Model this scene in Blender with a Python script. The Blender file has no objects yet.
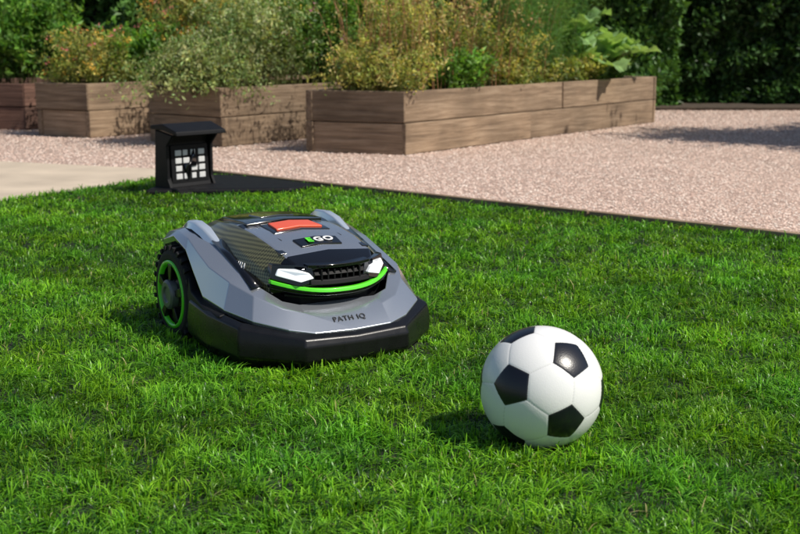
import bpy, bmesh, math, random
import numpy as np
from mathutils import Vector, Matrix
rng=np.random.default_rng(7); random.seed(7)
S=bpy.context.scene
COL=S.collection
# ---------------------------------------------------------------- helpers
def link(o,parent=None):
    COL.objects.link(o)
    if parent: o.parent=parent
    return o
def empty(name,loc=(0,0,0),rz=0):
    e=bpy.data.objects.new(name,None); e.location=loc; e.rotation_euler=(0,0,rz); e.empty_display_size=.1
    return link(e)
def nodes(name):
    m=bpy.data.materials.new(name); m.use_nodes=True
    nt=m.node_tree; b=nt.nodes['Principled BSDF']
    return m,nt,b
def N(nt,t,**k):
    n=nt.nodes.new(t)
    for a,v in k.items():
        if a in n.inputs: n.inputs[a].default_value=v
        else: setattr(n,a,v)
    return n
def simple(name,col,rough=.5,metal=0,coat=0,noise=0,nscale=40,bump=0,bscale=200,spec=.5):
    m,nt,b=nodes(name)
    b.inputs['Base Color'].default_value=(*col,1)
    b.inputs['Roughness'].default_value=rough
    b.inputs['Metallic'].default_value=metal
    b.inputs['Coat Weight'].default_value=coat
    b.inputs['Coat Roughness'].default_value=.06
    b.inputs['Specular IOR Level'].default_value=spec
    tc=N(nt,'ShaderNodeTexCoord')
    if noise:
        n=N(nt,'ShaderNodeTexNoise',Scale=nscale,Detail=6.0); nt.links.new(tc.outputs['Object'],n.inputs['Vector'])
        r=N(nt,'ShaderNodeValToRGB')
        r.color_ramp.elements[0].position=.3; r.color_ramp.elements[1].position=.7
        r.color_ramp.elements[0].color=(*[c*(1-noise) for c in col],1)
        r.color_ramp.elements[1].color=(*[min(1,c*(1+noise)) for c in col],1)
        nt.links.new(n.outputs['Fac'],r.inputs['Fac']); nt.links.new(r.outputs['Color'],b.inputs['Base Color'])
        mr=N(nt,'ShaderNodeMapRange'); mr.inputs['To Min'].default_value=max(.02,rough-.08); mr.inputs['To Max'].default_value=rough+.1
        nt.links.new(n.outputs['Fac'],mr.inputs['Value']); nt.links.new(mr.outputs['Result'],b.inputs['Roughness'])
    if bump:
        n2=N(nt,'ShaderNodeTexNoise',Scale=bscale,Detail=3.0); nt.links.new(tc.outputs['Object'],n2.inputs['Vector'])
        bp=N(nt,'ShaderNodeBump',Strength=bump,Distance=.002); nt.links.new(n2.outputs['Fac'],bp.inputs['Height'])
        nt.links.new(bp.outputs['Normal'],b.inputs['Normal'])
    return m
def leafmat(name,trans=.35,rough=.5):
    m,nt,b=nodes(name)
    a=N(nt,'ShaderNodeAttribute',attribute_name='col')
    b.inputs['Roughness'].default_value=rough; b.inputs['Specular IOR Level'].default_value=.35
    nt.links.new(a.outputs['Color'],b.inputs['Base Color'])
    if trans<=0: return m
    t=N(nt,'ShaderNodeBsdfTranslucent')
    hs=N(nt,'ShaderNodeMix',data_type='RGBA',blend_type='MULTIPLY'); hs.inputs[0].default_value=1
    nt.links.new(a.outputs['Color'],hs.inputs[6]); hs.inputs[7].default_value=(1.5,1.4,.6,1)
    nt.links.new(hs.outputs[2],t.inputs['Color'])
    mx=N(nt,'ShaderNodeMixShader'); mx.inputs[0].default_value=trans
    nt.links.new(b.outputs[0],mx.inputs[1]); nt.links.new(t.outputs[0],mx.inputs[2])
    nt.links.new(mx.outputs[0],nt.nodes['Material Output'].inputs['Surface'])
    return m
def np_mesh(name,V,loops,starts,mat,cols=None,parent=None,smooth=False):
    me=bpy.data.meshes.new(name)
    me.vertices.add(len(V)); me.vertices.foreach_set('co',np.asarray(V,dtype=np.float32).ravel())
    me.loops.add(len(loops)); me.loops.foreach_set('vertex_index',np.asarray(loops,dtype=np.int32).ravel())
    me.polygons.add(len(starts)); me.polygons.foreach_set('loop_start',np.asarray(starts,dtype=np.int32))
    me.polygons.foreach_set('use_smooth',np.full(len(starts),smooth))
    me.update(calc_edges=True)
    if cols is not None:
        c=np.ones((len(V),4),dtype=np.float32); c[:,:3]=cols
        at=me.attributes.new('col','FLOAT_COLOR','POINT'); at.data.foreach_set('color',c.ravel())
    me.materials.append(mat)
    o=bpy.data.objects.new(name,me)
    return link(o,parent)
def poly(name,V,F,mat,parent=None,bevel=0,seg=2,solid=0,smooth=True,subd=0,mats=None,fm=None):
    me=bpy.data.meshes.new(name); me.from_pydata([tuple(v) for v in V],[],F); 
    bm=bmesh.new(); bm.from_mesh(me); bmesh.ops.recalc_face_normals(bm,faces=bm.faces); bm.to_mesh(me); bm.free()
    for p in me.polygons: p.use_smooth=smooth
    for mm in (mats or [mat]): me.materials.append(mm)
    if fm:
        for p,i in zip(me.polygons,fm): p.material_index=i
    o=link(bpy.data.objects.new(name,me),parent)
    if solid:
        md=o.modifiers.new('s','SOLIDIFY'); md.thickness=solid; md.offset=-1
    if subd:
        md=o.modifiers.new('u','SUBSURF'); md.levels=subd; md.render_levels=subd
    if bevel:
        md=o.modifiers.new('b','BEVEL'); md.width=bevel; md.segments=seg; md.limit_method='ANGLE'; md.angle_limit=math.radians(18); md.harden_normals=True
    return o
def box(name,x0,x1,y0,y1,z0,z1,mat,parent=None,bevel=.003,**k):
    V=[(x0,y0,z0),(x1,y0,z0),(x1,y1,z0),(x0,y1,z0),(x0,y0,z1),(x1,y0,z1),(x1,y1,z1),(x0,y1,z1)]
    F=[(0,3,2,1),(4,5,6,7),(0,1,5,4),(1,2,6,5),(2,3,7,6),(3,0,4,7)]
    return poly(name,V,F,mat,parent,bevel,**k)
def prism(name,pts,z0,z1,mat,parent=None,bevel=.003,**k):
    n=len(pts); V=[(p[0],p[1],z0) for p in pts]+[(p[0],p[1],z1) for p in pts]
    F=[tuple(range(n))[::-1],tuple(range(n,2*n))]+[(i,(i+1)%n,n+(i+1)%n,n+i) for i in range(n)]
    return poly(name,V,F,mat,parent,bevel,**k)
def inpoly(x,y,P):
    r=np.zeros(len(x),bool); n=len(P); j=n-1
    for i in range(n):
        xi,yi=P[i]; xj,yj=P[j]
        c=((yi>y)!=(yj>y))&(x<(xj-xi)*(y-yi)/((yj-yi)+1e-12)+xi)
        r^=c; j=i
    return r
def wob(x,y,f,seed):
    r=np.random.default_rng(seed); s=0
    for k in range(6):
        a=r.uniform(0,6.28); ff=f*r.uniform(.6,1.8); s=s+np.sin((x*math.cos(a)+y*math.sin(a))*ff*6.28+r.uniform(0,6.28))
    return s/6*1.6
# ---------------------------------------------------------------- materials
m_leaf=leafmat('foliage',.4); m_grassblade=leafmat('grass_blade',.40,.36)
m_darkleaf=leafmat('hedge_foliage',.2,.45)
m_flower=leafmat('petal',.3,.6)
m_bark=simple('bark',(.11,.075,.05),.9,noise=.4,nscale=12,bump=.6,bscale=60)
m_soil=simple('soil',(.06,.042,.028),.95,noise=.4,nscale=20,bump=.6,bscale=80)
m_lawnsoil=simple('lawn_soil',(.018,.034,.008),.95,noise=.5,nscale=25,bump=.6,bscale=90)
def gravelmat():
    m,nt,b=nodes('gravel')
    tc=N(nt,'ShaderNodeTexCoord')
    v=N(nt,'ShaderNodeTexVoronoi',Scale=110.0); nt.links.new(tc.outputs['Object'],v.inputs['Vector'])
    r=N(nt,'ShaderNodeValToRGB'); cr=r.color_ramp
    cr.elements[0].position=0; cr.elements[0].color=(.34,.23,.18,1)
    cr.elements[1].position=1; cr.elements[1].color=(.76,.59,.49,1)
    e=cr.elements.new(.45); e.color=(.58,.41,.33,1)
    sp=N(nt,'ShaderNodeSeparateColor'); nt.links.new(v.outputs['Color'],sp.inputs[0]); nt.links.new(sp.outputs[0],r.inputs['Fac'])
    n=N(nt,'ShaderNodeTexNoise',Scale=1.2,Detail=5.0); nt.links.new(tc.outputs['Object'],n.inputs['Vector'])
    mr=N(nt,'ShaderNodeMapRange'); mr.inputs['To Min'].default_value=.78; mr.inputs['To Max'].default_value=1.18; nt.links.new(n.outputs['Fac'],mr.inputs['Value'])
    mx=N(nt,'ShaderNodeVectorMath',operation='SCALE'); nt.links.new(r.outputs['Color'],mx.inputs[0]); nt.links.new(mr.outputs['Result'],mx.inputs['Scale'])
    nt.links.new(mx.outputs[0],b.inputs['Base Color']); b.inputs['Roughness'].default_value=.9
    bp=N(nt,'ShaderNodeBump',Strength=.8,Distance=.006,invert=True); nt.links.new(v.outputs['Distance'],bp.inputs['Height']); nt.links.new(bp.outputs['Normal'],b.inputs['Normal'])
    return m
m_gravel=gravelmat()
m_stone=leafmat('pebble',0.0,.9)
m_paving=simple('paving',(.52,.43,.33),.85,noise=.16,nscale=3,bump=.4,bscale=120)
def woodmat(name,c0,c1,c2):
    m,nt,b=nodes(name)
    tc=N(nt,'ShaderNodeTexCoord'); oi=N(nt,'ShaderNodeObjectInfo')
    ad=N(nt,'ShaderNodeVectorMath',operation='MULTIPLY_ADD'); nt.links.new(oi.outputs['Random'],ad.inputs[0]); ad.inputs[1].default_value=(37,17,9); nt.links.new(tc.outputs['Object'],ad.inputs[2])
    mp=N(nt,'ShaderNodeMapping'); mp.inputs['Scale'].default_value=(2.6,38,52); nt.links.new(ad.outputs[0],mp.inputs['Vector'])
    n=N(nt,'ShaderNodeTexNoise',Scale=1.0,Detail=8.0,Distortion=.5); n.inputs['Roughness'].default_value=.7; nt.links.new(mp.outputs[0],n.inputs['Vector'])
    r=N(nt,'ShaderNodeValToRGB'); cr=r.color_ramp
    cr.elements[0].position=.28; cr.elements[0].color=(*c0,1); cr.elements[1].position=.70; cr.elements[1].color=(*c2,1)
    e=cr.elements.new(.5); e.color=(*c1,1)
    nt.links.new(n.outputs['Fac'],r.inputs['Fac'])
    n2=N(nt,'ShaderNodeTexNoise',Scale=2.6,Detail=6.0); nt.links.new(ad.outputs[0],n2.inputs['Vector'])
    mr=N(nt,'ShaderNodeMapRange'); mr.inputs['To Min'].default_value=.3; mr.inputs['To Max'].default_value=1.6; nt.links.new(n2.outputs['Fac'],mr.inputs['Value'])
    mr2=N(nt,'ShaderNodeMapRange'); mr2.inputs['To Min'].default_value=.68; mr2.inputs['To Max'].default_value=1.2; nt.links.new(oi.outputs['Random'],mr2.inputs['Value'])
    mm=N(nt,'ShaderNodeMath',operation='MULTIPLY'); nt.links.new(mr.outputs['Result'],mm.inputs[0]); nt.links.new(mr2.outputs['Result'],mm.inputs[1])
    mx=N(nt,'ShaderNodeVectorMath',operation='SCALE'); nt.links.new(r.outputs['Color'],mx.inputs[0]); nt.links.new(mm.outputs[0],mx.inputs['Scale'])
    nt.links.new(mx.outputs[0],b.inputs['Base Color']); b.inputs['Roughness'].default_value=.85
    bp=N(nt,'ShaderNodeBump',Strength=.9,Distance=.008); nt.links.new(n.outputs['Fac'],bp.inputs['Height']); nt.links.new(bp.outputs['Normal'],b.inputs['Normal'])
    return m
m_wood=woodmat('weathered_timber',(.11,.072,.045),(.25,.172,.108),(.38,.28,.19))
m_wood_dark=woodmat('red_timber',(.06,.03,.02),(.13,.065,.045),(.2,.11,.08))
# ---------------------------------------------------------------- ground sheets
EDGE_D=Vector((.7618,-.6478,0))
P0=(-1.08,6.31); 
def along(t): return (P0[0]+EDGE_D.x*t,P0[1]+EDGE_D.y*t)
box('ground',-150,150,-150,150,-.3,-.012,m_soil,bevel=0)
prism('gravel_yard',[(-30,-12),(30,-12),(30,12.9),(-30,12.9)],-.008,-.004,m_gravel,bevel=0)
path_pts=[(-1.10,6.28),(-1.0,6.62),(-1.32,6.64),(-2.36,7.07),(-6.5,8.8),(-9,8.8),(-9,-6),(-8.4,-6),(-1.256,6.05)]
prism('paved_path',path_pts,-.002,.012,m_paving,bevel=.003)
lawn_pts=[P0,along(12),(8.5,-6),(-8.3,-6),(-1.77,5.25),(-1.25,6.13)]
prism('lawn_soil_bed',lawn_pts,.014,.018,m_lawnsoil,bevel=0)
ed=empty('lawn_edging')
L=0
while L<11:
    a=Vector((*along(L+.004),0)); ln=2.4
    o=box('edging_board',0,ln-.008,-.004,.028,-.02,.046,m_wood,ed,bevel=.003); o.location=a+Vector((EDGE_D.y*-.01,EDGE_D.x*.01,0)); o.rotation_euler=(0,0,math.atan2(EDGE_D.y,EDGE_D.x)); L+=ln
def pebbles():
    n=170000
    y=4.3+8.4*rng.uniform(0,1,n)**1.25; x=rng.uniform(-1,1,n)*(y*.35+.4)
    keep=(~inpoly(x,y,lawn_pts))&(~inpoly(x,y,path_pts))
    x=x[keep];y=y[keep]; n=len(x)
    s=rng.uniform(.003,.0068,n)*(1+.03*(y-4))
    base=np.array([[1,0,0],[0,1,0],[-1,0,0],[0,-1,0],[0,0,.6],[0,0,-.5]])
    V=base[None]*s[:,None,None]*rng.uniform(.65,1.3,(n,6,1))
    a=rng.uniform(0,6.28,n); c=np.cos(a);sn=np.sin(a)
    X=V[:,:,0]*c[:,None]-V[:,:,1]*sn[:,None]; Y=V[:,:,0]*sn[:,None]+V[:,:,1]*c[:,None]
    V[:,:,0]=X+x[:,None];V[:,:,1]=Y+y[:,None];V[:,:,2]+=(-.003+s*.2)[:,None]
    f=np.array([[0,1,4],[1,2,4],[2,3,4],[3,0,4]])
    F=(f[None]+np.arange(n)[:,None,None]*6).reshape(-1)
    pal=np.array([[.68,.49,.40],[.60,.42,.34],[.78,.61,.52],[.50,.345,.28],[.70,.53,.44],[.34,.24,.20],[.82,.71,.62]])
    c=pal[rng.integers(0,len(pal),n)]*rng.uniform(.85,1.1,(n,1))
    np_mesh('gravel_stones',V.reshape(-1,3),F,np.arange(0,len(F),3),m_stone,np.repeat(c,6,0),smooth=True)
pebbles()
# ---------------------------------------------------------------- lawn grass
MR=math.radians(31.8)
MC=Vector((-.272,2.848,0)); MO=MC+.33*Vector((math.sin(MR),-math.cos(MR),0))
BALL=Vector((.252,2.059,.117))
plate_pts=[(-1.16,5.42),(-.50,5.50),(-.41,5.68),(-.80,6.02),(-1.12,6.10)]
def grass():
    Xs=[];Ys=[]
    for (y0,y1,d) in ((.9,1.7,74000),(1.7,2.6,68000),(2.6,3.6,44000),(3.6,4.8,26000),(4.8,6.4,17000)):
        hw=y1*.345+.5; n=int(d*(y1-y0)*2*hw)
        Xs.append(rng.uniform(-hw,hw,n)); Ys.append(rng.uniform(y0,y1,n))
    x=np.concatenate(Xs);y=np.concatenate(Ys)
    cl=wob(x,y,9,3)+wob(x,y,22,4)*.8
    keep=inpoly(x,y,lawn_pts)&(rng.uniform(0,1,len(x))<.66+.40*cl)
    a=(x-MO.x)*math.cos(MR)+(y-MO.y)*math.sin(MR); b=-(x-MO.x)*math.sin(MR)+(y-MO.y)*math.cos(MR)
    keep&=~((abs(a)<.22)&(b>.05)&(b<.62))
    keep&=~((abs(abs(a)-.22)<.026)&(abs(b-.47)<.03))
    keep&=((x-BALL.x)**2+(y-BALL.y)**2)>.035**2
    keep&=~inpoly(x,y,plate_pts)
    x=x[keep];y=y[keep];n=len(x)
    big=wob(x,y,.9,11); med=wob(x,y,4.2,12); fine=wob(x,y,14,13)
    L=(.021+.011*rng.uniform(0,1,n)+.007*med+.009*wob(x,y,14,5))*rng.uniform(.6,1.3,n)
    tall=rng.uniform(0,1,n)<.014; L[tall]*=1.6
    L=np.clip(L,.010,.056)
    nb=((x-BALL.x)**2+(y-BALL.y)**2)<.075**2; L[nb]=np.minimum(L[nb],.030)
    a=(x-MO.x)*math.cos(MR)+(y-MO.y)*math.sin(MR); b=-(x-MO.x)*math.sin(MR)+(y-MO.y)*math.cos(MR)
    um=(abs(a)<.26)&(b>-.01)&(b<.7); L[um]=np.minimum(L[um],.022)
    far=1+np.clip(y-2.6,0,4)*.28
    w=rng.uniform(.0010,.0025,n)*far
    az=wob(x,y,4,21)*2.6+wob(x,y,11,22)*2.6+rng.normal(0,1.25,n)
    lean=np.clip(rng.normal(.85,.5,n)+.4*wob(x,y,8,23),.05,2.1)
    ux=np.cos(az);uy=np.sin(az)
    tw=az+math.pi/2+rng.normal(0,.6,n); wx=np.cos(tw);wy=np.sin(tw)
    ts=[0,.38,.72,1.0]; ws=[.8,1,.75,0]
    V=np.zeros((n,7,3),np.float32)
    k=0
    for t,wf in zip(ts,ws):
        h=L*np.sin(t*1.3)/(1+.55*lean*t)
        o=L*lean*t**1.8*.95
        px=x+ux*o;py=y+uy*o;pz=.014+h
        if wf>0:
            V[:,k,0]=px-wx*w*wf*.65;V[:,k,1]=py-wy*w*wf*.65;V[:,k,2]=pz
            V[:,k+1,0]=px+wx*w*wf*.65;V[:,k+1,1]=py+wy*w*wf*.65;V[:,k+1,2]=pz
            k+=2
        else:
            V[:,k,0]=px;V[:,k,1]=py;V[:,k,2]=pz
    lp=np.array([0,1,3,2, 2,3,5,4, 4,5,6]); 
    F=(lp[None]+np.arange(n)[:,None]*7).reshape(-1)
    st=(np.array([0,4,8])[None]+np.arange(n)[:,None]*11).reshape(-1)
    c0=np.array([.095,.285,.014]);c1=np.array([.26,.56,.035]);c2=np.array([.026,.11,.010]);c3=np.array([.45,.42,.17])
    r=rng.uniform(0,1,(n,1))**1.1; m=np.clip(.5+.36*big+.36*med+.36*fine,0,1.3)[:,None]  # broad tone variation, deepened to stand in for shaded patches of lawn
    c=c0*(1-r)+c1*r; c=c*(.58+.78*m); 
    sp=np.clip(.5+.7*wob(x,y,2.3,31),0,1)[:,None]; c=c*(1+(sp-.5)*np.array([[.32,.05,-.3]]))
    d=(rng.uniform(0,1,n)<.22); c[d]=c2
    st_=(rng.uniform(0,1,n)<.012); c[st_]=c3
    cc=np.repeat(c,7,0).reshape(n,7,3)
    cc[:,0:2]*=.4; cc[:,2:4]*=.8; cc[:,6]*=1.2  # gap shade painted into blade roots, sunlight into the tips
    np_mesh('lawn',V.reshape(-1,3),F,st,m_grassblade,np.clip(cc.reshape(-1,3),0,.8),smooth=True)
    print('blades',n)
grass()
# ---------------------------------------------------------------- raised beds
def bed(name,corner,left,right,mat,h=.40):
    e=empty(name)
    C=Vector((*corner,0));A=Vector((*left,0));D=Vector((*right,0)); B=A+D-C
    th=.055
    def side(p,q,boards=2,nm='board'):
        d=(q-p); ln=d.length; an=math.atan2(d.y,d.x)
        for k in range(boards):
            z0=h/boards*k; z1=h/boards*(k+1)-.005
            splits=[0,ln] if ln<2.6 else [0,ln*(.55 if k%2 else .42),ln]
            for i in range(len(splits)-1):
                o=box(nm,splits[i]+.002,splits[i+1]-.002,0,th+random.uniform(-.004,.004),z0,z1,mat,e,bevel=.006)
                o.location=p+Vector((-math.sin(an),math.cos(an),0))*random.uniform(-.008,.008); o.rotation_euler=(random.uniform(-.02,.02),0,an)
    side(C,D); side(A,C); side(D,B); side(B,A)
    ctr=(A+B+C+D)/4
    pts=[tuple((p+(ctr-p)*.05).xy) for p in (A,C,D,B)]
    prism('soil_fill',pts,.0,h-.05,m_soil,e,bevel=0)
bed('raised_planter',(.03,7.56),(-.61,7.82),(2.23,10.55),m_wood)
bed('raised_planter',(-1.203,8.12),(-1.787,8.60),(-1.203+.593*2.5,8.12+.805*2.5),m_wood)
bed('raised_planter',(-2.283,8.86),(-2.745,9.13),(-2.283+.593*2.5,8.86+.805*2.5),m_wood)
bed('raised_planter',(-3.0,9.65),(-4.3,9.9),(-3.0+.593*2.2,9.65+.805*2.2),m_wood_dark,h=.37)
# ---------------------------------------------------------------- foliage
def leaves(name,P,D,size,asp,col,mat,parent=None,fold=.25):
    n=len(P)
    D=D/np.linalg.norm(D,axis=1,keepdims=True)
    R=rng.normal(0,1,(n,3)); Sd=np.cross(D,R); Sd/=np.linalg.norm(Sd,axis=1,keepdims=True)+1e-9
    U=np.cross(Sd,D)
    s=size[:,None]; w=s*asp
    V=np.stack([P, P+D*s*.45+Sd*w*.5+U*w*fold, P+D*s, P+D*s*.45-Sd*w*.5+U*w*fold],1)
    lp=np.array([0,1,2,0,2,3]); F=(lp[None]+np.arange(n)[:,None]*4).reshape(-1)
    return np_mesh(name,V.reshape(-1,3),F,np.arange(0,len(F),3),mat,np.repeat(col,4,0),parent)
def stems(name,C,r,mat,parent=None,col=None):
    n,K,_=C.shape; a=np.array([0,2.09,4.19]); off=np.stack([np.cos(a),np.sin(a),a*0],1)
    tap=np.linspace(1,.35,K)
    V=C[:,:,None,:]+off[None,None]*(r*tap)[None,:,None,None]
    idx=[]
    for k in range(K-1):
        for j in range(3):
            j2=(j+1)%3; idx.append([k*3+j,k*3+j2,(k+1)*3+j2,(k+1)*3+j])
    idx=np.array(idx).reshape(-1); F=(idx[None]+np.arange(n)[:,None]*K*3).reshape(-1)
    cols=np.repeat(col if col is not None else np.tile([[.08,.1,.03]],(n,1)),K*3,0)
    return np_mesh(name,V.reshape(-1,3),F,np.arange(0,len(F),4),mat,cols,parent,smooth=True)
def plant(name,org,spread,n,h,lean,nl,size,asp,pal,droop=.2,up=.4,z0=.34,tmin=.2,flowers=None,fsize=.02,mat=None,stemcol=(.12,.13,.04),off=.02,stemr=.0025,along_dir=None):
    e=empty(name,(0,0,0)); mat=mat or m_leaf
    th=rng.uniform(0,6.28,n); rr=np.sqrt(rng.uniform(0,1,n))
    bx=org[0]+np.cos(th)*rr*spread[0]; by=org[1]+np.sin(th)*rr*spread[1]
    if along_dir is not None:
        s=rng.uniform(-1,1,n)*spread[0]; q=rng.uniform(-1,1,n)*spread[1]
        bx=org[0]+along_dir[0]*s-along_dir[1]*q; by=org[1]+along_dir[1]*s+along_dir[0]*q
    az=rng.uniform(0,6.28,n); H=rng.uniform(h[0],h[1],n); Ln=rng.uniform(.15,1,n)*lean
    K=6; t=np.linspace(0,1,K)
    def pt(t):
        X=bx[:,None]+np.cos(az)[:,None]*Ln[:,None]*t**1.6
        Y=by[:,None]+np.sin(az)[:,None]*Ln[:,None]*t**1.6
        Z=z0+H[:,None]*(t*(1+droop)-droop*t**3*(1+Ln[:,None]/ (lean+1e-6)))
        return np.stack([X,Y,Z],2)
    C=pt(np.tile(t,(n,1)))
    stems('stems',C,stemr,mat,e,np.tile([stemcol],(n,1)))
    if nl:
        T=tmin+(1-tmin)*np.clip(np.round(rng.uniform(0,1,(n,nl))*7)/7+rng.normal(0,.025,(n,nl)),0,1)
        P=pt(T)+rng.normal(0,off,(n,nl,3))
        D=rng.normal(0,1,(n,nl,3)); D[:,:,2]+=up; 
        pal=np.array(pal); ci=rng.integers(0,len(pal),n)
        c=pal[ci][:,None,:]*rng.uniform(.65,1.3,(n,nl,1)); c=c*(1+rng.normal(0,.08,(n,nl,3)))
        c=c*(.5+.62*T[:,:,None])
        sz=rng.uniform(size[0],size[1],(n,nl))
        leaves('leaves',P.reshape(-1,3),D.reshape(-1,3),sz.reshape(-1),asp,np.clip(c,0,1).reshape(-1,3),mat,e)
    if flowers:
        fcol,frac,per=flowers
        k=rng.choice(n,max(1,int(n*frac)),replace=False)
        tip=C[k,-1]; nf=len(k)
        P=(tip[:,None]+rng.normal(0,fsize*.7,(nf,per,3))).reshape(-1,3); D=rng.normal(0,1,(nf*per,3)); D[:,2]+=.3
        fc=np.array(fcol)[rng.integers(0,len(fcol),nf)]; fc=np.repeat(fc,per,0)*rng.uniform(.8,1.2,(nf*per,1))
        leaves('flowers',P,D,rng.uniform(.6,1.1,nf*per)*fsize,.7,np.clip(fc,0,1),m_flower,e)
    return e
G_lush=[[.15,.32,.04],[.20,.38,.06],[.09,.20,.03]]
G_mid=[[.12,.24,.04],[.09,.19,.035],[.19,.31,.06]]
G_sage=[[.38,.46,.19],[.30,.40,.15],[.47,.53,.25],[.17,.25,.08]]
G_olive=[[.33,.38,.08],[.25,.32,.06],[.44,.43,.12],[.15,.21,.05]]
G_yel=[[.50,.49,.13],[.40,.45,.11],[.60,.54,.2],[.20,.27,.06]]
G_fen=[[.08,.21,.045],[.12,.29,.06],[.19,.33,.07]]
F_or=[[.8,.3,.05],[.75,.25,.25],[.85,.55,.1]]
F_yel=[[.8,.66,.15],[.6,.35,.2],[.75,.6,.3]]
F_pink=[[.65,.2,.35],[.7,.4,.5],[.8,.6,.1]]
u=RD=np.array([.593,.805])
def at(o,s,q=0): return (o[0]+u[0]*s-u[1]*q,o[1]+u[1]*s+u[0]*q)
B2=(-2.5,9.0); B3=(-1.5,8.36); B0=(-.29,7.69)
plant('leafy_shrub',(-3.2,10.2),(.45,.4),130,(.3,.85),.3,42,(.05,.09),.5,G_lush)
plant('leafy_shrub',(-3.9,10.3),(.5,.4),130,(.3,1.0),.3,42,(.05,.09),.5,G_mid)
plant('leafy_shrub',(-4.6,10.6),(.6,.4),90,(.4,1.0),.35,40,(.05,.09),.5,G_lush)
plant('flowering_herb',at(B2,.25),(.24,.24),140,(.12,.55),.26,36,(.02,.045),.35,G_olive,flowers=(F_or,.4,7),fsize=.026,along_dir=u,droop=.35)
plant('broad_herb',at(B2,.75,.05),(.2,.2),80,(.15,.55),.22,32,(.04,.075),.5,G_lush,along_dir=u)
plant('flowering_herb',at(B2,1.25),(.3,.2),130,(.35,.85),.25,38,(.02,.045),.3,G_olive,flowers=(F_or,.4,7),fsize=.026,along_dir=u)
plant('tall_grass',at(B2,1.8),(.4,.25),300,(.5,1.1),.35,12,(.15,.3),.05,G_yel,along_dir=u,off=.01,up=1.5)
plant('sage_shrub',at(B3,.10,-.04),(.16,.26),200,(.10,.42),.50,46,(.02,.045),.38,G_sage,droop=1.15,along_dir=u)
plant('sage_shrub',at(B3,.62),(.27,.26),200,(.3,.82),.38,46,(.02,.05),.36,G_sage,droop=.3,along_dir=u,flowers=([[.7,.7,.45]],.4,6),fsize=.018)
plant('flowering_herb',at(B3,1.2),(.3,.22),120,(.4,.9),.3,42,(.025,.055),.4,G_mid,along_dir=u,flowers=(F_pink,.3,6),fsize=.024)
plant('broad_herb',at(B3,1.75),(.35,.22),110,(.4,1.0),.3,40,(.04,.08),.45,G_lush,along_dir=u)
plant('broad_herb',at(B3,2.2),(.3,.22),110,(.3,.9),.3,40,(.04,.08),.45,G_olive,along_dir=u)
plant('yellow_herb',at(B0,.26),(.2,.26),140,(.12,.42),.30,46,(.018,.04),.36,G_yel,along_dir=u,flowers=(F_yel,.4,6),fsize=.018,droop=.5)
plant('yellow_herb',at(B0,.62,.1),(.2,.18),150,(.3,.76),.3,46,(.018,.04),.32,G_yel,along_dir=u,flowers=(F_yel,.4,6),fsize=.018)
plant('flowering_herb',at(B0,.85,-.2),(.2,.1),60,(.12,.34),.22,34,(.03,.055),.42,G_lush,along_dir=u)
plant('yellow_herb',at(B0,1.15),(.24,.22),140,(.25,.68),.32,46,(.018,.042),.34,G_olive,along_dir=u,flowers=(F_yel,.4,6),fsize=.018)
plant('seed_stalks',at(B0,1.1),(1.0,.25),200,(.40,1.0),.28,6,(.02,.04),.3,G_yel,along_dir=u,stemcol=(.34,.18,.09),stemr=.0035,flowers=([[.5,.33,.17],[.58,.48,.22]],.8,10),fsize=.022)
plant('yellow_herb',at(B0,1.65,-.08),(.25,.2),110,(.15,.48),.28,42,(.02,.045),.36,G_yel,along_dir=u)
plant('fennel_plant',at(B0,1.95),(.30,.22),110,(.4,1.05),.28,170,(.035,.07),.06,G_fen,along_dir=u,off=.035,flowers=([[.6,.55,.08]],.35,14),fsize=.024)
plant('fennel_plant',at(B0,2.55),(.30,.22),95,(.4,1.1),.28,170,(.035,.07),.06,G_fen,along_dir=u,off=.035)
plant('low_herb',at(B0,2.2,-.12),(.7,.14),150,(.06,.28),.16,32,(.025,.05),.45,G_olive,along_dir=u)
plant('low_herb',at(B0,3.1),(.3,.25),90,(.1,.30),.2,34,(.03,.06),.45,G_mid,along_dir=u)
def broad(name,org,n,length,seed):
    r=np.random.default_rng(seed); e=empty(name); 
    for i in range(n):
        az=r.uniform(0,6.28); L=length*r.uniform(.6,1.1); w=L*.42; rise=r.uniform(.5,1.3)
        V=[];c=[];A,B=18,9
        ph=r.uniform(0,6)
        for a in range(A):
            t=a/(A-1)
            for b in range(B):
                s=(b/(B-1)-.5)*2
                wd=w*.5*(math.sin(math.pi*min(1,t*.93+.05))**.7)*(1+.20*math.sin(a*2.4+i))
                x=L*t*math.cos(rise)*.9+ .05; z=L*(math.sin(rise)*t*1.2-.55*t*t)+.015*math.sin(t*9+i)
                y=s*wd; z+=abs(s)*wd*.35+.018*abs(s)*math.sin(t*24+ph+s*2)
                V.append((org[0]+x*math.cos(az)-y*math.sin(az),org[1]+x*math.sin(az)+y*math.cos(az),org[2]+z))
                k=.8+.25*abs(s)+.12*math.sin(t*30); k=1.5 if abs(s)<.1 else k
                c.append([.24*k,.40*k,.15*k])
        F=[]
        for a in range(A-1):
            for b in range(B-1): F+= [a*B+b,a*B+b+1,(a+1)*B+b+1,(a+1)*B+b]
        np_mesh('leaf',np.array(V),F,np.arange(0,len(F),4),m_leaf,np.array(c),e,smooth=True)
o1=at(B0,3.1,-.1)
broad('broadleaf_plant',(o1[0],o1[1],.40),20,.68,3)
broad('broadleaf_plant',(o1[0]-.25,o1[1]-.15,.60),18,.62,5)
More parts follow.
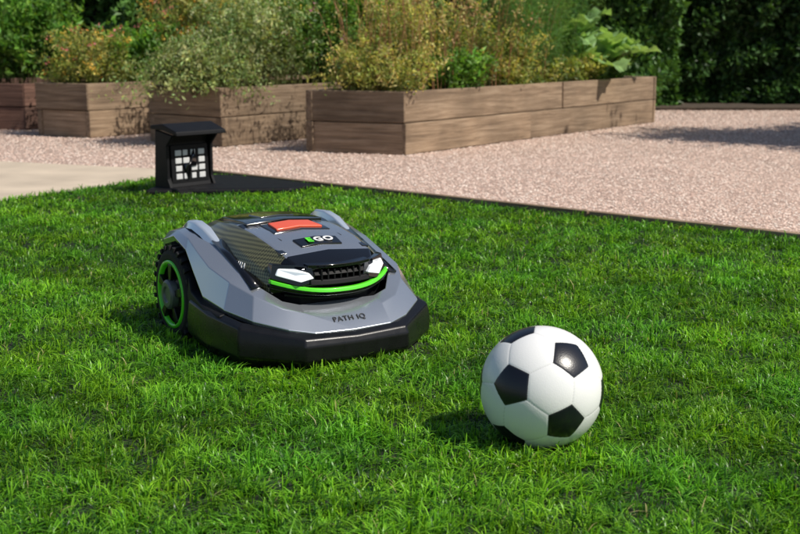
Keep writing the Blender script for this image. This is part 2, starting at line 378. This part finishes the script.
def hedge(name,x0,x1,y,depth,z0,z1,n,pal,size=(.04,.08),mat=None):
    e=empty(name)
    xs=rng.uniform(x0,x1,n); zs=z0+(z1-z0)*rng.uniform(0,1,n)**1.3
    bulge=.26*wob(xs,zs,.6,int(abs(x0*10))+1)+.18*wob(xs,zs,1.8,9)
    ys=y-bulge+rng.exponential(.08,n)
    P=np.stack([xs,ys,zs],1); D=rng.normal(0,1,(n,3)); D[:,1]-=.5;D[:,2]+=.2
    pal=np.array(pal); c=pal[rng.integers(0,len(pal),n)]*rng.uniform(.6,1.3,(n,1))
    leaves('leaves',P,D,rng.uniform(size[0],size[1],n),.55,c,mat or m_darkleaf,e)
    box('shade_core',x0+.1,x1-.1,y+.34,y+depth,0,z1-.05,simple('hedge_core',(.008,.012,.005),.95,noise=.5,nscale=6),e,bevel=.05)  # solid near-black box, painted as the shade inside the hedge
    return e
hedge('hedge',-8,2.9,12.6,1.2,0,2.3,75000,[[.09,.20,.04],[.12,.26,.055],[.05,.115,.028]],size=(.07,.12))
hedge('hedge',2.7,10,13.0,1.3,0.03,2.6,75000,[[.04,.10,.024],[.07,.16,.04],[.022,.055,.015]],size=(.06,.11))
prism('hedge_border_soil',[(-10,12.3),(12,12.3),(12,15),(-10,15)],.0,.03,m_soil,bevel=.01)
def tree(name,x,y,trunk_h,rad,nl,seed,lsz=(.06,.11)):
    r=np.random.default_rng(seed); e=empty(name)
    K=6; C=np.array([[[x+.04*k*math.sin(seed+k),y+.03*k,trunk_h*k/(K-1)-.02] for k in range(K)]])
    stems('trunk',C,.11,m_bark,e)
    tips=[];ch=[]
    for i in range(26):
        a=r.uniform(0,6.28); el=r.uniform(.1,1.2); R=rad*r.uniform(.6,1.05)
        z0=trunk_h*r.uniform(.65,1); p=np.array([x,y,z0]); d=np.array([math.cos(a)*math.cos(el),math.sin(a)*math.cos(el),math.sin(el)])
        ch.append([p+d*R*t+np.array([0,0,-.1*t*t]) for t in np.linspace(0,1,6)]); tips+= [p+d*R*t for t in (.35,.6,.8,1)]
    stems('limbs',np.array(ch),.03,m_bark,e)
    tips=np.array(tips); k=r.integers(0,len(tips),nl)
    P=tips[k]+r.normal(0,rad*.16,(nl,3)); D=r.normal(0,1,(nl,3))
    c=np.array([[.06,.13,.03]])*r.uniform(.6,1.4,(nl,1))
    leaves('leaves',P,D,r.uniform(*lsz,nl),.6,c,m_leaf,e)
tree('garden_tree',5.0,8.0,2.3,1.15,20000,2)
tree('garden_tree',5.9,6.9,2.2,1.1,18000,9)
tree('garden_tree',6.8,8.8,2.6,1.2,16000,4)
# ---------------------------------------------------------------- football
def ball():
    f=(1+5**.5)/2
    ic=[]
    for a in (-1,1):
        for b in (-f,f): ic+= [(0,a,b),(a,b,0),(b,0,a)]
    ic=np.array(ic,float); ic/=np.linalg.norm(ic[0])
    tri=[]
    for i in range(12):
        for j in range(i+1,12):
            for k in range(j+1,12):
                if ic[i]@ic[j]>.4 and ic[j]@ic[k]>.4 and ic[i]@ic[k]>.4: tri.append((i,j,k))
    hx=np.array([ic[list(t)].sum(0) for t in tri]); hx/=np.linalg.norm(hx,axis=1,keepdims=True)
    T=np.array([(-.5,.03,.866),(.46,.49,.74),(.41,-.57,.71)])
    T/=np.linalg.norm(T,axis=1,keepdims=True)
    best=None
    for perm in ((0,1,2),(0,2,1)):
        A=ic[[tri[0][p] for p in perm]]
        Hm=A.T@T; U,_,Vt=np.linalg.svd(Hm); d=np.sign(np.linalg.det(Vt.T@U.T)); R=Vt.T@np.diag([1,1,d])@U.T
        er=np.linalg.norm((R@A.T).T-T)
        if best is None or er<best[0]: best=(er,R)
    R=best[1]
    cam=np.array([0,0,.73]); w=cam-np.array(BALL); w/=np.linalg.norm(w)
    rt=np.cross([0,0,1],w); rt/=np.linalg.norm(rt); up=np.cross(w,rt)
    M=np.stack([rt,up,w],1)@R
    ic=(M@ic.T).T; hx=(M@hx.T).T
    bm=bmesh.new(); bmesh.ops.create_icosphere(bm,subdivisions=7,radius=1)
    me=bpy.data.meshes.new('football'); bm.to_mesh(me); bm.free()
    n=len(me.vertices); co=np.zeros(n*3); me.vertices.foreach_get('co',co); co=co.reshape(-1,3); co/=np.linalg.norm(co,axis=1,keepdims=True)
    dp=.9393; dh=.9149
    pv=(co@ic.T)/dp; hv=(co@hx.T)/dh
    allv=np.sort(np.concatenate([pv,hv],1),axis=1); diff=allv[:,-1]-allv[:,-2]
    s=pv.max(1)-hv.max(1)
    g=np.exp(-(diff/.005)**2)
    puff=1-np.exp(-diff/.04)
    r=.1097*(1-.006*g+.003*puff)
    me.vertices.foreach_set('co',(co*r[:,None]).ravel())
    at_=me.attributes.new('pent','FLOAT','POINT'); at_.data.foreach_set('value',s.astype(np.float32))
    at_=me.attributes.new('seam','FLOAT','POINT'); at_.data.foreach_set('value',g.astype(np.float32))
    me.polygons.foreach_set('use_smooth',np.ones(len(me.polygons),bool)); me.update()
    m,nt,b=nodes('ball_leather')
    a1=N(nt,'ShaderNodeAttribute',attribute_name='pent'); a2=N(nt,'ShaderNodeAttribute',attribute_name='seam')
    gt=N(nt,'ShaderNodeMath',operation='GREATER_THAN'); gt.inputs[1].default_value=0; nt.links.new(a1.outputs['Fac'],gt.inputs[0])
    mx=N(nt,'ShaderNodeMix',data_type='RGBA'); mx.inputs[6].default_value=(.80,.80,.79,1); mx.inputs[7].default_value=(.006,.007,.012,1); nt.links.new(gt.outputs[0],mx.inputs[0])
    mx2=N(nt,'ShaderNodeMix',data_type='RGBA'); nt.links.new(mx.outputs[2],mx2.inputs[6]); mx2.inputs[7].default_value=(.3,.3,.29,1)
    ml=N(nt,'ShaderNodeMath',operation='MULTIPLY'); ml.inputs[1].default_value=.35; nt.links.new(a2.outputs['Fac'],ml.inputs[0]); nt.links.new(ml.outputs[0],mx2.inputs[0])
    nt.links.new(mx2.outputs[2],b.inputs['Base Color']); b.inputs['Roughness'].default_value=.28; b.inputs['Coat Weight'].default_value=.1; b.inputs['Coat Roughness'].default_value=.15
    tc=N(nt,'ShaderNodeTexCoord'); nn=N(nt,'ShaderNodeTexVoronoi',Scale=420.0); nt.links.new(tc.outputs['Object'],nn.inputs['Vector'])
    bp=N(nt,'ShaderNodeBump',Strength=.10,Distance=.001); nt.links.new(nn.outputs['Distance'],bp.inputs['Height']); nt.links.new(bp.outputs['Normal'],b.inputs['Normal'])
    me.materials.append(m)
    o=bpy.data.objects.new('football',me); o.location=BALL; link(o)
ball()
# ---------------------------------------------------------------- robotic mower
M=empty('robotic_lawn_mower',MO,MR)
silver=simple('silver_paint',(.43,.46,.51),.23,metal=.75,coat=.8)
silver_sky=simple('silver_sky_reflection',(.66,.73,.82),.16,metal=.55,coat=.8)  # same silver shell, with the pale blue sky reflection put into its colour
blackp=simple('black_plastic',(.006,.006,.007),.27,noise=.2,nscale=30,bump=.08,bscale=900,spec=.35)
blackm=simple('matt_black_plastic',(.006,.006,.007),.55,noise=.2,nscale=30,spec=.2)
blackg=simple('gloss_black',(.004,.004,.005),.08,coat=.4)
rubber=simple('rubber',(.011,.011,.012),.7,bump=.3,bscale=500,spec=.3)
green=simple('lime_green',(.10,.70,.02),.35,coat=.3)
red=simple('red_button',(.72,.095,.035),.4,coat=.2)
lampw=simple('headlamp_lens',(.88,.9,.92),.15,coat=.8)
lb=lampw.node_tree.nodes['Principled BSDF']; lb.inputs['Emission Color'].default_value=(.9,.95,1,1); lb.inputs['Emission Strength'].default_value=.4
hubg=simple('hub_grey',(.13,.135,.14),.4,metal=.4)
white=simple('white_print',(.75,.75,.75),.5)
padw=simple('pale_print',(.60,.60,.60),.6)
dark_txt=simple('dark_print',(.012,.012,.016),.5)
def carbon():
    m,nt,b=nodes('carbon_weave')
    tc=N(nt,'ShaderNodeTexCoord'); mp=N(nt,'ShaderNodeMapping'); mp.inputs['Scale'].default_value=(1,190,190)
    mp.inputs['Rotation'].default_value=(math.radians(45),0,0)
    nt.links.new(tc.outputs['Object'],mp.inputs['Vector'])
    ck=N(nt,'ShaderNodeTexChecker',Scale=1.0); nt.links.new(mp.outputs[0],ck.inputs['Vector'])
    ck.inputs['Color1'].default_value=(.19,.185,.09,1); ck.inputs['Color2'].default_value=(.06,.06,.03,1)
    nt.links.new(ck.outputs['Color'],b.inputs['Base Color']); b.inputs['Roughness'].default_value=.35; b.inputs['Metallic'].default_value=.4; b.inputs['Coat Weight'].default_value=.6
    return m
carb=carbon()
def mir(pts):
    return [(-p[0],)+tuple(p[1:]) for p in pts[:0:-1]]+list(pts)
sk=[(0,-.014,.098),(.128,-.010,.102),(.244,.080,.124),(.266,.20,.134),(.256,.335,.14)]
lv=[(.014,.93),(.042,1.01),(.075,1.012),(None,.992),(None,.93)]
rows=[]
for zz_,sc in lv:
    row=[]
    for i,(x,y,zt) in enumerate(mir(sk)):
        z=(zt-(.010 if sc>.95 else 0)) if zz_ is None else zz_+(zt-.1)*.4
        cx,cy=0,.30
        row.append((cx+(x-cx)*sc,cy+(y-cy)*sc,z))
    rows.append(row)
V=[p for r in rows for p in r]; n=len(rows[0]); F=[(k*n+i,k*n+i+1,(k+1)*n+i+1,(k+1)*n+i) for k in range(4) for i in range(n-1)]
poly('bumper',V,F,blackp,M,bevel=.005,seg=3,solid=.012)
prism('underbody',[(-.15,.14),(.15,.14),(.185,.25),(.185,.62),(.14,.66),(-.14,.66),(-.185,.62),(-.185,.25)],.045,.19,blackm,M,bevel=.015)
prism('front_deck',[(-.13,.05),(.13,.05),(.21,.13),(.235,.33),(-.235,.33),(-.21,.13)],.06,.112,blackm,M,bevel=.01)
prism('nose_core',[(-.085,.095),(.085,.095),(.13,.14),(.13,.2),(-.13,.2),(-.13,.14)],.10,.205,blackm,M,bevel=.004)
lip=[(0,.002,.098),(.095,.006,.100),(.150,.026,.110),(.212,.076,.127),(.240,.165,.138),(.246,.27,.150),(.240,.335,.195),(.232,.40,.238),(.226,.49,.258),(.222,.57,.238),(.195,.65,.17)]
mid=[(0,.050,.136),(.100,.052,.137),(.144,.066,.149),(.190,.115,.173),(.218,.18,.196),(.228,.27,.216),(.226,.34,.240),(.217,.42,.262),(.210,.50,.270),(.203,.58,.255),(.175,.645,.20)]
inn=[(0,.082,.150),(.095,.082,.150),(.132,.092,.160),(.166,.135,.188),(.182,.20,.212),(.182,.28,.238),(.174,.35,.260),(.168,.43,.277),(.165,.50,.281),(.160,.58,.264),(.14,.65,.21)]
und=[(p[0]*.97,p[1]+.004,p[2]-.014) for p in lip]
rows=[mir(und),mir(lip),mir(mid),mir(inn)]
V=[p for r in rows for p in r]; n=len(rows[0]); F=[(k*n+i,k*n+i+1,(k+1)*n+i+1,(k+1)*n+i) for k in range(3) for i in range(n-1)]
poly('body_shell',V,F,silver,M,bevel=.010,seg=5,solid=.006)
for s in (-1,1):
    P_=[(.258,.16,.128),(.262,.24,.133),(.252,.335,.150),(.245,.365,.180)]
    V=[]
    for x,y,z in P_: V+=[(s*(x-.03),y,z-.05),(s*x,y,z-.045),(s*(x-.004),y,z),(s*(x-.03),y,z+.004)]
    F=[(k*4+i,k*4+(i+1)%4,k*4+4+(i+1)%4,k*4+4+i) for k in range(3) for i in range(4)]+[(0,1,2,3),(12,13,14,15)]
    poly('side_sill',V,F,blackm,M,bevel=.004)
hs=[(.078,[(.090,.186),(.097,.200),(.092,.228),(0,.236)]),
    (.122,[(.150,.172),(.146,.212),(.108,.251),(0,.259)]),
    (.20,[(.178,.19),(.158,.236),(.114,.271),(0,.280)]),
    (.27,[(.180,.215),(.158,.253),(.114,.282),(0,.291)]),
    (.37,[(.172,.24),(.154,.271),(.113,.291),(0,.298)]),
    (.50,[(.160,.25),(.150,.272),(.11,.286),(0,.293)]),
    (.60,[(.150,.22),(.135,.24),(.10,.258),(0,.266)]),
    (.665,[(.13,.14),(.12,.17),(.09,.19),(0,.20)])]
V=[];F=[];fm=[]
for y,p in hs:
    for (x,z) in p[:3]: V.append((-x,y,z))
    V.append((0,y,p[3][1]))
    for (x,z) in p[2::-1]: V.append((x,y,z))
for k in range(len(hs)-1):
    for i in range(6):
        F.append((k*7+i,k*7+i+1,(k+1)*7+i+1,(k+1)*7+i))
        if i in (2,3): fm.append(0 if k<4 else 2)
        else: fm.append(1 if k<6 else 2)
        if k==0: fm[-1]=2
F.append(tuple(range(7))); fm.append(2); L0=(len(hs)-1)*7; F.append(tuple(range(L0,L0+7))); fm.append(2)
poly('hood',V,F,silver,M,bevel=.006,seg=4,mats=[silver,carb,blackg],fm=fm)
def topz(y): return float(np.interp(y,[h[0] for h in hs],[h[1][3][1] for h in hs]))
def topze(y): return float(np.interp(y,[h[0] for h in hs],[h[1][2][1] for h in hs]))
def zz(x,y): return topz(y)+(topze(y)-topz(y))*abs(x)/.113
def toppanel(name,pts,mat,dz=.003,th=.003):
    n=len(pts); V=[(x,y,zz(x,y)+dz) for x,y in pts]+[(x,y,zz(x,y)-th) for x,y in pts]
    F=[tuple(range(n)),tuple(range(n,2*n))[::-1]]+[(i,n+i,n+(i+1)%n,(i+1)%n) for i in range(n)]
    return poly(name,V,F,mat,M,bevel=.0015)
def fullpanel(name,w0,w1,ya,yb,mat,dz=.003,th=.003):
    ys=sorted(set([ya,yb]+[h[0] for h in hs if ya<h[0]<yb]))
    V=[];
    for y in ys:
        w=w0+(w1-w0)*(y-ya)/(yb-ya)
        for x in (-w,0,w): V.append((x,y,zz(x,y)+dz))
    m=len(V); V+=[(x,y,z-dz-th) for x,y,z in V]
    F=[];R=len(ys)
    for r in range(R-1):
        for c in range(2):
            a=r*3+c; F+=[(a,a+1,a+4,a+3),(m+a,m+a+3,m+a+4,m+a+1)]
        F+=[(r*3,r*3+3,m+r*3+3,m+r*3),(r*3+2,m+r*3+2,m+r*3+5,r*3+5)]
    F+=[(0,m,m+1,1),(1,m+1,m+2,2)]; q=(R-1)*3; F+=[(q,q+1,m+q+1,m+q),(q+1,q+2,m+q+2,m+q+1)]
    return poly(name,V,F,mat,M,bevel=.0018)
for s in (-1,1):
    toppanel('hood_border',[(s*.097,.135),(s*.1125,.135),(s*.1135,.36),(s*.097,.36)],blackg,.002)
    toppanel('hood_seam',[(s*.076,.200),(s*.079,.200),(s*.083,.34),(s*.080,.34)],blackm,.001)
fullpanel('badge_plate',.052,.056,.150,.190,blackg,.0035)
fullpanel('stop_recess',.074,.070,.248,.338,blackg,.002)
fullpanel('stop_button',.060,.054,.262,.322,red,.006)
fullpanel('display_lid',.100,.094,.340,.495,blackg,.006)
fullpanel('display_window',.045,.045,.38,.45,simple('display_glass',(.02,.025,.03),.05,coat=1),.0085)
fullpanel('rear_lid',.090,.075,.505,.59,blackp,.006)
for s in (-1,1):
    V=[];prof=[(.32,.246,.003),(.35,.262,.009),(.40,.282,.013),(.45,.291,.013),(.50,.288,.010),(.54,.270,.004)]
    for y,z,w in prof:
        V+=[(s*(.172-w),y,z-.012),(s*(.171-w*.5),y,z+.005),(s*(.178+w*.6),y,z+.003),(s*(.182+w),y,z-.014)]
    F=[(k*4+i,k*4+i+1,k*4+5+i,k*4+4+i) for k in range(5) for i in range(3)]+[(0,1,2,3),(20,21,22,23)]
    poly('fender_rail',V,F,silver_sky,M,bevel=.005,seg=4)
    V=[];prof=[(.13,.186),(.20,.211),(.28,.238),(.35,.260)]
    for y,z in prof: V+=[(s*.160,y,z+.005),(s*.186,y,z+.003)]
    F=[(k*2,k*2+1,k*2+3,k*2+2) for k in range(3)]
    poly('channel',V,F,blackg,M,solid=.006)
    V=[(s*.068,.060,.209),(s*.100,.062,.203),(s*.138,.108,.214),(s*.132,.112,.229),(s*.100,.070,.229),(s*.078,.064,.221)]
    V2=[(x,y+.025,z) for x,y,z in V]
    n=6; F=[tuple(range(6)),tuple(range(6,12))]+[(i,(i+1)%6,6+(i+1)%6,6+i) for i in range(6)]
    poly('headlamp',V+V2,F,lampw,M,bevel=.0025,seg=3)
    V=[(s*.060,.070,.198),(s*.100,.072,.192),(s*.146,.120,.206),(s*.140,.122,.238),(s*.098,.080,.238),(s*.066,.074,.232)]
    V2=[(x,y+.022,z) for x,y,z in V]
    poly('headlamp_surround',V+V2,F,blackg,M,bevel=.002)
def strip(name,path,h,d,mat,tilt=0):
    V=[]
    for (x,y,z) in path: V+=[(x,y,z-h/2),(x,y+tilt,z+h/2),(x,y+d,z+h/2),(x,y+d,z-h/2)]
    F=[(k*4+i,k*4+(i+1)%4,k*4+4+(i+1)%4,k*4+4+i) for k in range(len(path)-1) for i in range(4)]+[(0,1,2,3),tuple(len(V)-4+i for i in range(4))]
    return poly(name,V,F,mat,M,bevel=min(h,d)*.2)
def smile(w,y0,y1,z0,z1,n=21,p=2.4):
    return [(w*t,y0+(y1-y0)*abs(t)**p,z0+(z1-z0)*abs(t)**p) for t in np.linspace(-1,1,n)]
strip('green_accent',smile(.150,.046,.110,.180,.201),.0085,.014,green,.003)
strip('chin_bar',smile(.150,.052,.116,.172,.190),.008,.03,blackg)
strip('lower_intake_bar',smile(.118,.072,.11,.160,.168),.005,.02,blackp)
strip('brow_bar',smile(.078,.058,.070,.233,.235),.008,.03,blackg)
strip('grille_top',smile(.064,.060,.066,.218,.218),.010,.03,blackm,.008)
strip('grille_low',smile(.075,.056,.064,.197,.199),.012,.03,blackm,.004)
for i in range(-3,4): box('grille_fin',i*.016-.002,i*.016+.002,.062,.085,.19,.226,blackm,M,bevel=.0008)
def text(name,s,loc,rx,size,mat,ext=.0006,rz=0,ry=0,bold=.0,mb=None):
    c=bpy.data.curves.new(name,'FONT'); c.body=s; c.size=size; c.extrude=ext; c.align_x='CENTER'; c.align_y='CENTER'; c.offset=bold; c.space_character=1.15
    c.materials.append(mat); o=bpy.data.objects.new(name,c); o.location=loc; o.rotation_euler=(rx,ry,rz); link(o,M)
    if mb is not None: o.matrix_basis=mb
    return o
text('front_label','PATH IQ',(0,.0265,.1195),math.radians(38.4),.019,dark_txt)
text('badge_label','GO',(.013,.169,topz(.169)+.0042),math.radians(14.5),.030,white,bold=.001)
text('badge_letter','E',(-.023,.169,topz(.169)+.0042),math.radians(14.5),.030,green,bold=.001)
th_=math.radians(23.5); mb=Matrix(((0,math.sin(th_),-math.cos(th_),-.1715),(-1,0,0,.225),(0,math.cos(th_),math.sin(th_),.224),(0,0,0,1)))
text('side_label','AURA',(0,0,0),0,.019,white,mb=mb)
# wheels
def lathe(name,prof,mat,parent,seg=64,loc=(0,0,0),bevel=0,closed=False):
    V=[];n=len(prof)
    for k in range(seg):
        a=2*math.pi*k/seg
        for x,r in prof: V.append((x,r*math.cos(a),r*math.sin(a)))
    F=[]
    for k in range(seg):
        k2=(k+1)%seg
        for i in range(n if closed else n-1): F.append((k*n+i,k*n+(i+1)%n,k2*n+(i+1)%n,k2*n+i))
    o=poly(name,V,F,mat,parent,bevel=bevel); o.location=loc; return o
for s in (-1,1):
    w=empty('wheel',(s*.216,.475,.118)); w.parent=M
    f=s
    lathe('tyre',[(-.024*f,.080),(-.027*f,.098),(-.024*f,.108),(-.015*f,.111),(.015*f,.111),(.024*f,.108),(.028*f,.098),(.028*f,.086),(.024*f,.080)],rubber,w,closed=True,bevel=.002)
    V=[];F=[]
    for k in range(26):
        for side in (-1,1):
            a=2*math.pi*(k+(.5 if side>0 else 0))/26; 
            x0,x1=(.002*side,.027*side)
            q=[]
            for (x,da) in ((x0,-.05),(x0,.03),(x1,.10),(x1,.0)):
                for r in (.108,.1185): q.append((x,r*math.cos(a+da),r*math.sin(a+da)))
            b0=len(V); V+=q
            F+=[(b0+1,b0+3,b0+5,b0+7),(b0,b0+1,b0+3,b0+2),(b0+2,b0+3,b0+5,b0+4),(b0+4,b0+5,b0+7,b0+6),(b0+6,b0+7,b0+1,b0)]
    poly('tread',V,F,rubber,w,bevel=.0012)
    lathe('rim_ring',[(.020*f,.084),(.0295*f,.083),(.0295*f,.074),(.020*f,.072)],green,w)
    lathe('rim_disc',[(.018*f,.084),(.015*f,.05),(.022*f,.04),(.022*f,.0)],blackp,w)
    for k in range(5):
        a=2*math.pi*k/5+.4; V=[]
        for r,da in ((.034,-.22),(.034,.22),(.076,.16),(.076,-.16)):
            V+=[(.018*f,r*math.cos(a+da),r*math.sin(a+da)),(.031*f,r*math.cos(a+da),r*math.sin(a+da))]
        poly('spoke',V,[(1,3,5,7),(0,2,3,1),(2,4,5,3),(4,6,7,5),(6,0,1,7)],blackp,w,bevel=.002)
    lathe('hub',[(.02*f,.038),(.036*f,.036),(.040*f,.030),(.040*f,.02),(.036*f,.016),(.036*f,0)],hubg,w,bevel=.001)
# ---------------------------------------------------------------- charging station
SR=math.radians(48)
C=empty('charging_station',(-.965,5.56,.014),SR); C.scale=(.93,.93,.95)
def sweep(name,prof,x0,x1,mat,bevel=.006):
    n=len(prof); V=[(x0,y,z) for y,z in prof]+[(x1,y,z) for y,z in prof]
    F=[tuple(range(n)),tuple(range(n,2*n))[::-1]]+[(i,n+i,n+(i+1)%n,(i+1)%n) for i in range(n)]
    return poly(name,V,F,mat,C,bevel=bevel)
sweep('tower',[(.0,.0),(.10,.0),(.085,.28),(.02,.29),(.035,.25),(.03,.10),(0,.03)],-.125,.125,blackm)
sweep('side_wing_l',[(-.03,0),(.12,0),(.10,.315),(-.035,.29),(.012,.24),(.012,.08)],-.145,-.127,blackm,.004)
sweep('side_wing_r',[(-.03,0),(.12,0),(.10,.315),(-.035,.29),(.012,.24),(.012,.08)],.127,.145,blackm,.004)
sweep('roof',[(-.085,.290),(-.08,.312),(.03,.346),(.125,.336),(.125,.316),(.03,.315)],-.155,.155,blackm,.006)
sweep('foot',[(-.10,.0),(.13,.0),(.12,.04),(-.06,.04),(-.10,.02)],-.15,.15,blackm,.006)
sweep('panel',[(.010,.055),(.03,.055),(.034,.24),(.02,.24)],-.115,.115,blackm,.002)
for r in range(4):
    for c in range(4):
        x=-.072+c*.048; z=.088+r*.038
        if (r,c) in ((1,1),(2,2)): continue
        yy=.010+(z-.055)/.185*.010-.003
        dx=.010 if c in(1,2) and r in(0,3) else 0
        box('pad',x-.019,x+.019-dx,yy-.001,yy+.004,z-.0135,z+.0135,padw,C,bevel=.003)
poly('slash',[(-.02,.0045,.068),(.0,.0045,.135),(.035,.0065,.135),(.02,.011,.222),(-.012,.009,.15),(-.045,.009,.15)],[(0,1,2,3,4,5)],blackg,C,solid=.002)
bp=prism('base_plate',plate_pts,.016,.048,blackm,bevel=.014)
bpy.context.view_layer.update()
bp.parent=C; bp.matrix_parent_inverse=C.matrix_world.inverted()
# ---------------------------------------------------------------- light
W=bpy.data.worlds.new('World'); S.world=W; W.use_nodes=True
nt=W.node_tree; bg=nt.nodes['Background']; sky=nt.nodes.new('ShaderNodeTexSky'); sky.sky_type='NISHITA'; sky.sun_disc=False
el=math.radians(49); sd=Vector((.92,-.40,0)).normalized()
sky.sun_elevation=el; sky.sun_rotation=math.atan2(sd.x,sd.y)
nt.links.new(sky.outputs[0],bg.inputs['Color']); bg.inputs['Strength'].default_value=.09
sl=bpy.data.lights.new('sun','SUN'); sl.energy=5; sl.angle=math.radians(.5); sl.color=(1,.94,.84)
so=bpy.data.objects.new('sun',sl); link(so)
tosun=Vector((sd.x*math.cos(el),sd.y*math.cos(el),math.sin(el)))
so.rotation_euler=tosun.to_track_quat('Z','Y').to_euler(); so.location=(5,-3,8)
# ---------------------------------------------------------------- camera
cd=bpy.data.cameras.new('camera'); cd.lens=54; cd.sensor_width=36; cd.clip_end=500; cd.clip_start=.05
cd.dof.use_dof=True; cd.dof.focus_distance=2.55; cd.dof.aperture_fstop=8
co=bpy.data.objects.new('camera',cd); co.location=(0,0,.73); co.rotation_euler=(math.radians(90-10.85),0,0); link(co); S.camera=co
S.view_settings.view_transform='Standard'; S.view_settings.look='None'; S.view_settings.exposure=0
